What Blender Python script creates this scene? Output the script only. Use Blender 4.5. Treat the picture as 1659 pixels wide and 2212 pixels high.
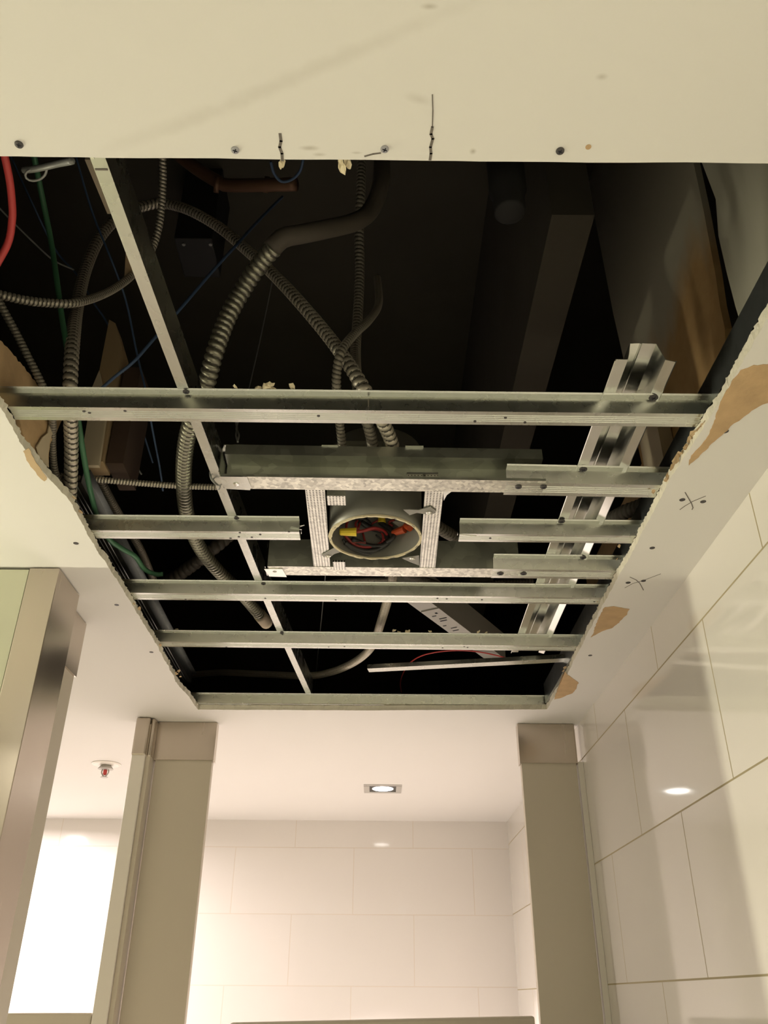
import bpy, bmesh, math, random
from mathutils import Vector, Matrix
for o in list(bpy.data.objects): bpy.data.objects.remove(o, do_unlink=True)
S = bpy.context.scene
COL = S.collection
PI = math.pi
EYE = 1.75          # height of the lens above the floor; heights below are given from the lens
# ---------------------------------------------------------------- camera
RIGHT = Vector((0.99995725, -0.00735949, 0.00559856))
DOWN = Vector((0.00852236, 0.49854616, -0.86682126))
FWD = Vector((0.00358822, 0.86683191, 0.49858757))
FPX, PX0, PY0 = 1825.655, 829.5, 1106.0
cd = bpy.data.cameras.new('camera'); cam = bpy.data.objects.new('camera', cd); COL.objects.link(cam)
M = Matrix((RIGHT, -DOWN, -FWD)).transposed().to_4x4(); M.translation = Vector((0, 0, EYE))
cam.matrix_world = M
cd.sensor_fit = 'HORIZONTAL'; cd.sensor_width = 36.0; cd.lens = FPX / 1659 * 36.0
cd.clip_start = 0.02; cd.clip_end = 100
S.camera = cam
# ---------------------------------------------------------------- world, exposure
w = bpy.data.worlds.new('world'); S.world = w; w.use_nodes = True
w.node_tree.nodes['Background'].inputs[0].default_value = (0.02, 0.018, 0.015, 1)
w.node_tree.nodes['Background'].inputs[1].default_value = 0.1
S.view_settings.view_transform = 'Standard'; S.view_settings.look = 'None'
S.view_settings.gamma = 1.0; S.view_settings.use_curve_mapping = False
S.view_settings.exposure = 0.0
# lamp settings: (x, y, watts, colour, spread in degrees) of each ceiling downlight
NEAR_COL = (1.0, 0.925, 0.755); FAR_COL = (1.0, 0.875, 0.85)
NEAR_LAMPS = [(-0.55, -0.35, 12.5, NEAR_COL, 150), (0.25, -0.35, 12.5, NEAR_COL, 150), (-1.1, 0.30, 12.5, NEAR_COL, 150)]
WALL_LAMP = (-2.1, 1.530, 25, (1.0, 0.94, 0.70))      # upright strip lamp on the face of the green partition
FAR_LAMP = (0.0175, 3.643, 34, FAR_COL, 84)
SIDE_LAMP = (-1.70, 3.72, 50, FAR_COL, 172)

# ================================================================ helpers
def V(*a): return Vector(a)
def pix(x, y):      # direction of a sight line, to lay measured points out in the room
    return RIGHT * ((x - PX0) / FPX) + DOWN * ((y - PY0) / FPX) + FWD
def onz(x, y, z): r = pix(x, y); return r * (z / r.z)
def ony(x, y, Y): r = pix(x, y); return r * (Y / r.y)
def onx(x, y, X): r = pix(x, y); return r * (X / r.x)

class MB:
    def __init__(s): s.v = []; s.f = []; s.mi = []
    def add(s, vs, fs, mi=0):
        b = len(s.v); s.v += [Vector(p) for p in vs]
        for f in fs: s.f.append([b + i for i in f]); s.mi.append(mi)
    def box(s, x0, x1, y0, y1, z0, z1, mi=0):
        s.add([(x0,y0,z0),(x1,y0,z0),(x1,y1,z0),(x0,y1,z0),(x0,y0,z1),(x1,y0,z1),(x1,y1,z1),(x0,y1,z1)],
              [(3,2,1,0),(4,5,6,7),(0,1,5,4),(1,2,6,5),(2,3,7,6),(3,0,4,7)], mi)
        return s
    def prism(s, poly, vec, mi=0):          # polygon (list of points) swept by vec
        n = len(poly); vec = Vector(vec)
        a = [Vector(p) for p in poly]; b = [p + vec for p in a]
        s.add(a + b, [tuple(range(n))[::-1], tuple(range(n, 2*n))] + [(i, (i+1) % n, n+(i+1) % n, n+i) for i in range(n)], mi)
        return s
    def sheet(s, prof, t, fn, a0, a1, mi=0, cuts=1):   # bent sheet metal: open profile of thickness t, swept from a0 to a1
        n = len(prof); P = [Vector((p[0], p[1])) for p in prof]; off = []
        for i in range(n):
            ns = []
            if i > 0: d = (P[i]-P[i-1]).normalized(); ns.append(Vector((-d.y, d.x)))
            if i < n-1: d = (P[i+1]-P[i]).normalized(); ns.append(Vector((-d.y, d.x)))
            m = sum(ns, Vector((0, 0))); m.normalize()
            k = 1.0 / max(0.35, m.dot(ns[0])); off.append(P[i] + m * t * k)
        loop = P + off[::-1]; L = len(loop); vs = []
        for c in range(cuts + 1):
            a = a0 + (a1 - a0) * c / cuts
            vs += [fn(p.x, p.y, a) for p in loop]
        fs = []
        for c in range(cuts):
            for i in range(L):
                j = (i+1) % L; fs.append((c*L+i, c*L+j, (c+1)*L+j, (c+1)*L+i))
        for i in range(n - 1):
            fs.append((i, i+1, L-2-i, L-1-i)); b = cuts*L; fs.append((b+L-1-i, b+L-2-i, b+i+1, b+i))
        s.add(vs, fs, mi); return s
    def lathe(s, c, axis, prof, seg=24, mi=0, caps=True):    # prof: (radius, height along axis)
        axis = Vector(axis).normalized(); c = Vector(c)
        u = axis.orthogonal().normalized(); v = axis.cross(u); vs = []; n = len(prof)
        for r, h in prof:
            for k in range(seg):
                a = 2*PI*k/seg; vs.append(c + axis*h + (u*math.cos(a) + v*math.sin(a))*r)
        fs = []
        for i in range(n-1):
            for k in range(seg):
                j = (k+1) % seg; fs.append((i*seg+k, i*seg+j, (i+1)*seg+j, (i+1)*seg+k))
        if caps:
            fs.append(tuple(range(seg))[::-1]); fs.append(tuple((n-1)*seg+k for k in range(seg)))
        s.add(vs, fs, mi); return s
    def tube(s, pts, r, seg=10, mi=0, ridge=None, cap=True):
        # ridge = (pitch, depth): wound armour of a flexible conduit
        path = spline(pts); n = len(path)
        tang = [(path[min(i+1, n-1)] - path[max(i-1, 0)]).normalized() for i in range(n)]
        cum = [0.0]
        for i in range(1, n): cum.append(cum[-1] + (path[i]-path[i-1]).length)
        L = cum[-1]
        step = (ridge[0]/8.0) if ridge else max(r*0.8, 0.004)
        m = max(2, int(L/step)); up = tang[0].orthogonal().normalized(); vs = []; j = 0
        for i in range(m+1):
            d = L*i/m
            while j < n-2 and cum[j+1] < d: j += 1
            q = (d-cum[j])/max(1e-9, cum[j+1]-cum[j]); q = min(1, max(0, q))
            p = path[j].lerp(path[j+1], q); t = tang[j].lerp(tang[j+1], q).normalized()
            up = (up - t*up.dot(t)).normalized(); bi = t.cross(up)
            for k in range(seg):
                a = 2*PI*k/seg; rr = r
                if ridge:
                    ph = (d/ridge[0] + k/seg) % 1.0; sn = max(0, math.sin(PI*ph))
                    rr = r*(1 - ridge[1]*(1 - sn**.45))
                vs.append(p + (up*math.cos(a) + bi*math.sin(a))*rr)
        fs = []
        for i in range(m):
            for k in range(seg):
                jn = (k+1) % seg; fs.append((i*seg+k, i*seg+jn, (i+1)*seg+jn, (i+1)*seg+k))
        n0 = len(s.f)
        if cap: fs.append(tuple(range(seg))[::-1]); fs.append(tuple(m*seg+k for k in range(seg)))
        s.add(vs, fs, mi)
        if ridge:                       # joint between two turns, darkened wide to paint in the groove shade
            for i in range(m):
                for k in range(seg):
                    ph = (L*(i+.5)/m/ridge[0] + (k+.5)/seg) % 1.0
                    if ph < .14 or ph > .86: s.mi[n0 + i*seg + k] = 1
        return s
def spline(pts, sub=10):
    P = [Vector(p) for p in pts]
    if len(P) < 3: return [P[0].lerp(P[-1], i/10) for i in range(11)]
    P = [P[0]*2-P[1]] + P + [P[-1]*2-P[-2]]; out = []
    for i in range(1, len(P)-2):
        a, b, c, d = P[i-1:i+3]
        for k in range(sub):
            t = k/sub
            out.append(0.5*((2*b)+(c-a)*t+(2*a-5*b+4*c-d)*t*t+(3*b-a-3*c+d)*t*t*t))
    out.append(P[-2]); return out

def tag(o, label=None, cat=None, group=None, kind=None):
    if label: o['label'] = label
    if cat: o['category'] = cat
    if group: o['group'] = group
    if kind: o['kind'] = kind
    return o
def empty(name, loc, label, cat, group=None):
    o = bpy.data.objects.new(name, None); COL.objects.link(o); o.location = Vector(loc) + V(0, 0, EYE)
    o.empty_display_size = 0.05
    return tag(o, label, cat, group)
def mk(name, mb, mats, parent=None, smooth=False, bevel=0):
    if not isinstance(mats, (list, tuple)): mats = [mats]
    lo = Vector([min(v[i] for v in mb.v) for i in range(3)]); hi = Vector([max(v[i] for v in mb.v) for i in range(3)])
    org = (lo + hi)/2; org.z = lo.z
    me = bpy.data.meshes.new(name); me.from_pydata([v - org for v in mb.v], [], mb.f)
    for m in mats: me.materials.append(m)
    for p, mi in zip(me.polygons, mb.mi): p.material_index = mi; p.use_smooth = smooth
    bm = bmesh.new(); bm.from_mesh(me); bmesh.ops.recalc_face_normals(bm, faces=bm.faces); bm.to_mesh(me); bm.free()
    o = bpy.data.objects.new(name, me); COL.objects.link(o)
    W = org + V(0, 0, EYE)
    if parent:
        o.parent = parent; o.location = W - wloc(parent)
    else: o.location = W
    if bevel:
        b = o.modifiers.new('bevel', 'BEVEL'); b.width = bevel; b.segments = 2; b.limit_method = 'ANGLE'
    return o
def wloc(o):
    p = Vector(o.location)
    while o.parent: o = o.parent; p += Vector(o.location)
    return p

# ================================================================ materials
def mat(name, col, rough=0.6, metal=0.0, var=0.0, vscale=8.0, bump=0.0, bscale=60.0, spec=None, rvar=0.0, stretch=None):
    m = bpy.data.materials.new(name); m.use_nodes = True; nt = m.node_tree; N = nt.nodes; L = nt.links
    b = N['Principled BSDF']; b.inputs['Base Color'].default_value = (*col, 1)
    b.inputs['Roughness'].default_value = rough; b.inputs['Metallic'].default_value = metal
    if spec is not None: b.inputs['Specular IOR Level'].default_value = spec
    g = N.new('ShaderNodeNewGeometry'); vec = g.outputs['Position']
    if stretch:
        mp = N.new('ShaderNodeMapping'); L.new(vec, mp.inputs[0]); mp.inputs['Scale'].default_value = stretch; vec = mp.outputs[0]
    if var or rvar:
        n = N.new('ShaderNodeTexNoise'); n.inputs['Scale'].default_value = vscale; n.inputs['Detail'].default_value = 6
        L.new(vec, n.inputs['Vector'])
        if var:
            mx = N.new('ShaderNodeMix'); mx.data_type = 'RGBA'
            mx.inputs[6].default_value = (*[c*(1-var) for c in col], 1); mx.inputs[7].default_value = (*[min(1, c*(1+var)) for c in col], 1)
            L.new(n.outputs['Fac'], mx.inputs[0]); L.new(mx.outputs[2], b.inputs['Base Color'])
        if rvar:
            mr = N.new('ShaderNodeMapRange'); mr.inputs['To Min'].default_value = max(0.02, rough-rvar); mr.inputs['To Max'].default_value = min(1, rough+rvar)
            L.new(n.outputs['Fac'], mr.inputs['Value']); L.new(mr.outputs[0], b.inputs['Roughness'])
    if bump:
        n2 = N.new('ShaderNodeTexNoise'); n2.inputs['Scale'].default_value = bscale; n2.inputs['Detail'].default_value = 4
        L.new(vec, n2.inputs['Vector'])
        bp = N.new('ShaderNodeBump'); bp.inputs['Strength'].default_value = bump; bp.inputs['Distance'].default_value = 0.002
        L.new(n2.outputs['Fac'], bp.inputs['Height']); L.new(bp.outputs[0], b.inputs['Normal'])
    return m
def emit(name, col, s):
    m = bpy.data.materials.new(name); m.use_nodes = True; b = m.node_tree.nodes['Principled BSDF']
    b.inputs['Base Color'].default_value = (*col, 1); b.inputs['Emission Color'].default_value = (*col, 1); b.inputs['Emission Strength'].default_value = s
    return m
def tile(name, axis, u0, v0, bw, bh, c1, c2, grout):
    # glazed tiles: running bond with mortar lines; axis = horizontal world axis of the wall
    m = bpy.data.materials.new(name); m.use_nodes = True; nt = m.node_tree; N = nt.nodes; L = nt.links; b = N['Principled BSDF']
    g = N.new('ShaderNodeNewGeometry'); sp = N.new('ShaderNodeSeparateXYZ'); L.new(g.outputs['Position'], sp.inputs[0])
    cb = N.new('ShaderNodeCombineXYZ')
    a1 = N.new('ShaderNodeMath'); a1.operation = 'SUBTRACT'; a1.inputs[1].default_value = u0; L.new(sp.outputs[axis], a1.inputs[0])
    a2 = N.new('ShaderNodeMath'); a2.operation = 'SUBTRACT'; a2.inputs[1].default_value = v0 + EYE; L.new(sp.outputs['Z'], a2.inputs[0])
    L.new(a1.outputs[0], cb.inputs[0]); L.new(a2.outputs[0], cb.inputs[1])
    br = N.new('ShaderNodeTexBrick'); br.inputs['Scale'].default_value = 1.0; br.inputs['Brick Width'].default_value = bw; br.inputs['Row Height'].default_value = bh
    br.inputs['Mortar Size'].default_value = 0.0021; br.inputs['Mortar Smooth'].default_value = 0.25; br.offset = 0.5
    br.inputs['Color1'].default_value = (*c1, 1); br.inputs['Color2'].default_value = (*c2, 1); br.inputs['Mortar'].default_value = (*grout, 1)
    L.new(cb.outputs[0], br.inputs['Vector']); L.new(br.outputs['Color'], b.inputs['Base Color'])
    mr = N.new('ShaderNodeMapRange'); mr.inputs['To Min'].default_value = 0.07; mr.inputs['To Max'].default_value = 0.8
    L.new(br.outputs['Fac'], mr.inputs['Value']); L.new(mr.outputs[0], b.inputs['Roughness'])
    n = N.new('ShaderNodeTexNoise'); n.inputs['Scale'].default_value = 5.0; L.new(g.outputs['Position'], n.inputs['Vector'])
    ad = N.new('ShaderNodeMath'); ad.operation = 'MULTIPLY_ADD'; ad.inputs[1].default_value = -1.0; L.new(br.outputs['Fac'], ad.inputs[0])
    sc = N.new('ShaderNodeMath'); sc.operation = 'MULTIPLY'; sc.inputs[1].default_value = 0.25; L.new(n.outputs['Fac'], sc.inputs[0]); L.new(sc.outputs[0], ad.inputs[2])
    bp = N.new('ShaderNodeBump'); bp.inputs['Strength'].default_value = 0.35; bp.inputs['Distance'].default_value = 0.0015
    L.new(ad.outputs[0], bp.inputs['Height']); L.new(bp.outputs[0], b.inputs['Normal'])
    return m
def galv(name, col, rough, spangle, sscale):
    m = bpy.data.materials.new(name); m.use_nodes = True; nt = m.node_tree; N = nt.nodes; L = nt.links; b = N['Principled BSDF']
    b.inputs['Metallic'].default_value = 1.0
    g = N.new('ShaderNodeNewGeometry'); vo = N.new('ShaderNodeTexVoronoi'); vo.inputs['Scale'].default_value = sscale; L.new(g.outputs['Position'], vo.inputs['Vector'])
    n = N.new('ShaderNodeTexNoise'); n.inputs['Scale'].default_value = 26; n.inputs['Detail'].default_value = 8; L.new(g.outputs['Position'], n.inputs['Vector'])
    bw = N.new('ShaderNodeRGBToBW'); L.new(vo.outputs['Color'], bw.inputs[0])
    ad = N.new('ShaderNodeMath'); ad.operation = 'ADD'; L.new(bw.outputs[0], ad.inputs[0]); L.new(n.outputs['Fac'], ad.inputs[1])
    mr = N.new('ShaderNodeMapRange'); mr.inputs['From Min'].default_value = 0.5; mr.inputs['From Max'].default_value = 1.5; mr.inputs['To Min'].default_value = 1-spangle; mr.inputs['To Max'].default_value = 1+spangle*0.4
    L.new(ad.outputs[0], mr.inputs['Value'])
    mx = N.new('ShaderNodeMix'); mx.data_type = 'RGBA'; mx.blend_type = 'MULTIPLY'; mx.inputs[0].default_value = 1
    mx.inputs[6].default_value = (*col, 1); L.new(mr.outputs[0], mx.inputs[7]); L.new(mx.outputs[2], b.inputs['Base Color'])
    r2 = N.new('ShaderNodeMapRange'); r2.inputs['To Min'].default_value = rough-0.03; r2.inputs['To Max'].default_value = rough+0.04
    L.new(n.outputs['Fac'], r2.inputs['Value']); L.new(r2.outputs[0], b.inputs['Roughness'])
    return m
def perforated(name, col, pitch):
    m = galv(name, col, 0.42, 0.2, 120); nt = m.node_tree; N = nt.nodes; L = nt.links; b = N['Principled BSDF']
    g = N.new('ShaderNodeNewGeometry'); sp = N.new('ShaderNodeSeparateXYZ'); L.new(g.outputs['Position'], sp.inputs[0])
    outs = []
    for ax in ('X', 'Y'):
        k = N.new('ShaderNodeMath'); k.operation = 'MULTIPLY'; k.inputs[1].default_value = 2*PI/pitch; L.new(sp.outputs[ax], k.inputs[0])
        s = N.new('ShaderNodeMath'); s.operation = 'SINE'; L.new(k.outputs[0], s.inputs[0]); outs.append(s)
    mu = N.new('ShaderNodeMath'); mu.operation = 'ADD'; L.new(outs[0].outputs[0], mu.inputs[0]); L.new(outs[1].outputs[0], mu.inputs[1])
    gt = N.new('ShaderNodeMapRange'); gt.inputs['From Min'].default_value = 0.7; gt.inputs['From Max'].default_value = 1.3; L.new(mu.outputs[0], gt.inputs['Value'])
    src = b.inputs['Base Color'].links[0].from_socket
    mx = N.new('ShaderNodeMix'); mx.data_type = 'RGBA'; L.new(gt.outputs[0], mx.inputs[0]); L.new(src, mx.inputs[6]); mx.inputs[7].default_value = (0.05, 0.05, 0.045, 1)
    L.new(mx.outputs[2], b.inputs['Base Color'])
    bp = N.new('ShaderNodeBump'); bp.invert = True; bp.inputs['Strength'].default_value = 0.6; bp.inputs['Distance'].default_value = 0.001
    L.new(gt.outputs[0], bp.inputs['Height']); L.new(bp.outputs[0], b.inputs['Normal'])
    return m

PAINT = mat('ceiling_paint', (0.80, 0.78, 0.735), 0.75, var=0.02, vscale=1.6, bump=0.05, bscale=220)
GYP = mat('gypsum_core', (0.80, 0.76, 0.64), 0.95, var=0.12, vscale=40, bump=0.8, bscale=180)
BROWN = mat('torn_brown_paper', (0.55, 0.375, 0.20), 0.9, var=0.28, vscale=28, bump=0.5, bscale=70)
TAN = mat('tan_paper', (0.52, 0.38, 0.22), 0.9, var=0.15, vscale=20, bump=0.4, bscale=80)
GALV = galv('galvanised_channel', (0.62, 0.635, 0.585), 0.27, 0.035, 60)
GALVL = galv('bright_galvanised', (0.78, 0.79, 0.75), 0.17, 0.02, 60)
GALVS = galv('spangled_galvanised', (0.74, 0.74, 0.66), 0.40, 0.45, 170)
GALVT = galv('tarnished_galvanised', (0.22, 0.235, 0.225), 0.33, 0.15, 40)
GALVK = galv('dark_galvanised', (0.42, 0.45, 0.45), 0.35, 0.15, 40)
GALVD = galv('dull_galvanised', (0.60, 0.62, 0.55), 0.5, 0.25, 40)
STRAP = perforated('perforated_strap', (0.80, 0.80, 0.74), 0.0058)
ARMOUR = mat('flexible_steel_armour', (0.60, 0.55, 0.46), 0.45, 0.6, var=0.2, vscale=10)
SEAM_SHADE = mat('seam_shade', (0.10, 0.09, 0.072), 0.6, 0.3)  # dark joint tone that also paints in the shade of the grooves
ARMOURD = mat('dull_flexible_armour', (0.27, 0.245, 0.20), 0.55, 0.5, var=0.25, vscale=10)
ARMOURB = mat('bluish_flexible_armour', (0.36, 0.35, 0.28), 0.40, 0.85, var=0.25, vscale=8)
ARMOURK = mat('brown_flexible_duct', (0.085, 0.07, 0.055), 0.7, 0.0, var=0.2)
SCREWD = mat('black_screw', (0.09, 0.085, 0.085), 0.5, 0.6)
SCREWL = mat('zinc_screw', (0.42, 0.42, 0.45), 0.4, 0.8)
RECESS = mat('screw_recess', (0.02, 0.02, 0.03), 0.8)
STEEL = mat('brushed_steel', (0.56, 0.50, 0.43), 0.26, 1.0, var=0.03, vscale=30, stretch=(1, 1, 0.04), rvar=0.05)
BEIGE = mat('beige_partition_laminate', (0.62, 0.56, 0.455), 0.42, var=0.015, vscale=3)
CREAMG = mat('pale_green_back_painted_panel', (0.74, 0.76, 0.58), 0.12)
WHITE = mat('white_plastic', (0.82, 0.78, 0.70), 0.35)
RED = mat('red_cable_jacket', (0.62, 0.07, 0.065), 0.5)
REDW = mat('red_wire_insulation', (0.27, 0.022, 0.02), 0.45)
GREEN = mat('green_cable_jacket', (0.055, 0.17, 0.085), 0.5)
BLUE = mat('blue_wire_insulation', (0.06, 0.105, 0.20), 0.55)
GREYW = mat('grey_wire', (0.24, 0.24, 0.23), 0.5, 0.5)
BLACKW = mat('black_wire_insulation', (0.02, 0.02, 0.02), 0.5)
YELLOW = mat('yellow_plastic', (0.80, 0.60, 0.035), 0.35)
ORANGE = mat('orange_plastic', (0.5, 0.075, 0.02), 0.4)
IRON = mat('black_cast_iron', (0.016, 0.015, 0.014), 0.7)
COPPER = mat('aged_copper', (0.16, 0.085, 0.05), 0.5, 0.5, var=0.2)
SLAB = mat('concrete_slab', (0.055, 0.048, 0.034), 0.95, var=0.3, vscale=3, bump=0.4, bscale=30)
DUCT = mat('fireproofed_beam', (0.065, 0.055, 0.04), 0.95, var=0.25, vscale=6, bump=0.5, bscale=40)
WOOD = mat('tan_wood', (0.38, 0.27, 0.15), 0.8, var=0.12, vscale=8, stretch=(6, 6, 1))
WOODD = mat('dark_red_wood', (0.06, 0.035, 0.022), 0.85, var=0.2, vscale=8)
CREAMW = mat('cream_painted_wood', (0.56, 0.47, 0.33), 0.8, var=0.08)
GREYP = mat('grey_painted_metal', (0.50, 0.48, 0.44), 0.5, 0.15, var=0.05)
GRAPH = mat('pencil_graphite', (0.16, 0.14, 0.12), 0.7)
CANIN = mat('grey_can_paint', (0.25, 0.245, 0.215), 0.45, 0.3, var=0.12, vscale=14)
PLASTER = mat('plaster_crumbs', (0.72, 0.63, 0.43), 0.95, bump=0.7, bscale=200)
FLOORM = mat('pale_floor_tile', (0.62, 0.61, 0.585), 0.35, var=0.04, vscale=2)
WALLP = mat('painted_wall', (0.74, 0.72, 0.62), 0.6)
OLDGYP = mat('old_wallboard', (0.52, 0.50, 0.40), 0.9, var=0.12, vscale=5, stretch=(4, 4, 0.8))
LAMPM = emit('lamp_glow', (1.0, 0.97, 0.92), 14.0)
BLACKP = mat('black_baffle', (0.03, 0.028, 0.026), 0.4)
TILE_R = tile('glazed_wall_tile', 'Y', 1.245, 0.3443 - 0.3082*6, 0.604, 0.3082, (0.80, 0.77, 0.71), (0.79, 0.76, 0.705), (0.42, 0.36, 0.22))
TILE_B = tile('white_wall_tile', 'X', -0.117, 0.0456 - 0.2940*6, 0.575, 0.2940, (0.80, 0.77, 0.73), (0.79, 0.76, 0.72), (0.72, 0.66, 0.58))

# ================================================================ the setting
ZC = 0.76          # underside of the ceiling
TH = 0.0155        # board thickness
XW = 0.636         # face of the tiled wall on the right
YB = 4.385         # face of the back wall
HX0, HX1, HY0, HY1 = -0.562, 0.494, 0.5835, 2.524
rnd = random.Random(7)
def jag(a, b, n, amp, keep=True):
    out = []; a = Vector(a); b = Vector(b); d = (b-a).normalized(); nn = V(-d.y, d.x, 0); wob = 0
    for i in range(n):
        wob = 0.72*wob + rnd.uniform(-amp, amp)
        out.append(a.lerp(b, i/n) + (nn*wob + d*rnd.uniform(-0.3, 0.3)*(b-a).length/n if i else V(0, 0, 0)))
    return out
def chain(pts, step, amp):
    out = []
    for i in range(len(pts)-1):
        n = max(1, int((Vector(pts[i+1])-Vector(pts[i])).length/step)); out += jag(pts[i], pts[i+1], n, amp)
    return out
near = [V(HX0, HY0, ZC), V(0.10, HY0, ZC), V(HX1+.004, HY0-.002, ZC)]
right = [V(HX1+.004, HY0, ZC), V(0.494, 0.82, ZC), V(0.496, 0.98, ZC), V(0.486, 1.22, ZC), V(0.493, 1.50, ZC), V(0.494, 1.735, ZC), V(0.502, 2.05, ZC), V(0.509, 2.33, ZC), V(0.507, 2.51, ZC)]
far = [V(0.507, 2.51, ZC), V(-0.02, 2.535, ZC), V(-0.553, 2.541, ZC)]
left = [V(-0.553, 2.541, ZC), V(-0.557, 2.40, ZC), V(-0.567, 2.30, ZC), V(-0.556, 2.0, ZC), V(-0.555, 1.81, ZC), V(-0.557, 1.45, ZC), V(-0.551, 1.30, ZC), V(-0.563, 1.22, ZC), V(-0.572, 1.13, ZC), V(-0.568, 1.02, ZC), V(HX0, HY0, ZC)]
hole = chain(near, 0.03, 0.0005) + chain(right, 0.005, 0.0009) + chain(far, 0.009, 0.0010) + chain(left, 0.0055, 0.0013)

def build_ceiling():
    bm = bmesh.new()
    outer = [V(-3.2, -2.2, ZC), V(XW+.02, -2.2, ZC), V(XW+.02, YB+.02, ZC), V(-3.2, YB+.02, ZC)]
    def loop(pts):
        vs = [bm.verts.new(p) for p in pts]
        return [bm.edges.new((vs[i], vs[(i+1) % len(vs)])) for i in range(len(vs))]
    e = loop(outer) + loop(hole)
    bmesh.ops.triangle_fill(bm, use_beauty=True, use_dissolve=False, edges=e)
    for f in list(bm.faces):                       # keep the opening open
        c = f.calc_center_median()
        inside = False; n = len(hole); j = n-1
        for i in range(n):
            a, b = hole[i], hole[j]
            if (a.y > c.y) != (b.y > c.y) and c.x < (b.x-a.x)*(c.y-a.y)/(b.y-a.y)+a.x: inside = not inside
            j = i
        if inside: bm.faces.remove(f)
    r = bmesh.ops.extrude_face_region(bm, geom=list(bm.faces))
    for v in r['geom']:
        if isinstance(v, bmesh.types.BMVert):
            v.co.z += TH
            if HX0-.05 < v.co.x < HX1+.05 and HY0+.03 < v.co.y < HY1+.05:
                v.co.x += rnd.uniform(-.002, .002); v.co.y += rnd.uniform(-.0015, .0015)
    bmesh.ops.recalc_face_normals(bm, faces=bm.faces)
    me = bpy.data.meshes.new('ceiling')
    for f in bm.faces:
        c = f.calc_center_median()
        if abs(f.normal.z) < 0.6: f.material_index = 1 if c.y > HY0+.004 else 3
        elif f.normal.z > 0: f.material_index = 2
    for v in bm.verts: v.co.z += EYE
    bm.to_mesh(me); bm.free()
    for m in (PAINT, GYP, TAN, SCREWL): me.materials.append(m)
    o = bpy.data.objects.new('ceiling', me); COL.objects.link(o); return tag(o, kind='structure')
ceiling = build_ceiling()
def struct(name, mb, m): return tag(mk(name, mb, m), kind='structure')
struct('floor', MB().box(-3.2, 0.9, -2.2, 4.6, -EYE-0.05, -EYE), FLOORM)
struct('wall_right', MB().box(XW, XW+0.05, -2.2, 4.5, -EYE, ZC), TILE_R)
struct('wall_back', MB().box(-3.2, XW, YB, YB+0.05, -EYE, ZC), TILE_B)
struct('wall_left', MB().box(-3.25, -3.2, -2.2, 4.435, -EYE, ZC), WALLP)
struct('wall_front', MB().box(-3.2, XW, -2.25, -2.2, -EYE, ZC), WALLP)
# the void above the ceiling
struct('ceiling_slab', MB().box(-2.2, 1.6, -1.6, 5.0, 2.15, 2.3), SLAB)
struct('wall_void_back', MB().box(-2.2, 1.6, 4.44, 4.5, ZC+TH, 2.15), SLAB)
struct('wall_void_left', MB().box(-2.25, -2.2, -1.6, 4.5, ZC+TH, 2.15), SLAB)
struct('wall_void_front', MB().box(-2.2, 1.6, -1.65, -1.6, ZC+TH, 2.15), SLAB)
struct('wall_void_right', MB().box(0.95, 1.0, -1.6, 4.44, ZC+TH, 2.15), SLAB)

# ---- marks, tears and screws in the ceiling board
def ribbon(pts, wd):
    mb = MB(); P = [Vector(p) for p in pts]
    for i in range(len(P)-1):
        d = (P[i+1]-P[i]).normalized(); n = V(-d.y, d.x, 0)*wd/2
        mb.prism([P[i]-n-d*wd*.3, P[i+1]-n+d*wd*.3, P[i+1]+n+d*wd*.3, P[i]+n-d*wd*.3], (0, 0, 0.0006))
    return mb
def pmark(px, wd=0.0016, m=GRAPH, name='pencil_mark', lab=None):
    return tag(mk(name, ribbon([onz(x, y, ZC-.0004) for x, y in px], wd), m, ceiling), lab)
pmark([(605,290),(607,305),(604,318),(609,332),(610,347)], 0.003)
pmark([(934,205),(935,240),(934,275)], 0.0011); pmark([(934,275),(931,290),(935,300),(930,318),(931,332),(929,345)], 0.0028)
pmark([(788,338),(806,333),(822,331)], 0.0016)
pmark([(1480,1064),(1487,1076),(1494,1088),(1497,1097),(1495,1101)]); pmark([(1469,1101),(1480,1093),(1497,1083),(1524,1072)], .0014)
pmark([(1361,1247),(1374,1253),(1382,1260),(1390,1275)]); pmark([(1350,1270),(1366,1261),(1390,1254),(1427,1240)], .0012)
def blob(px, z, th, n, amp):
    P = [onz(x, y, z) for x, y in px]; P.append(P[0]); c = chain(P, 0.006, amp); return MB().prism(c, (0, 0, th))
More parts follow.
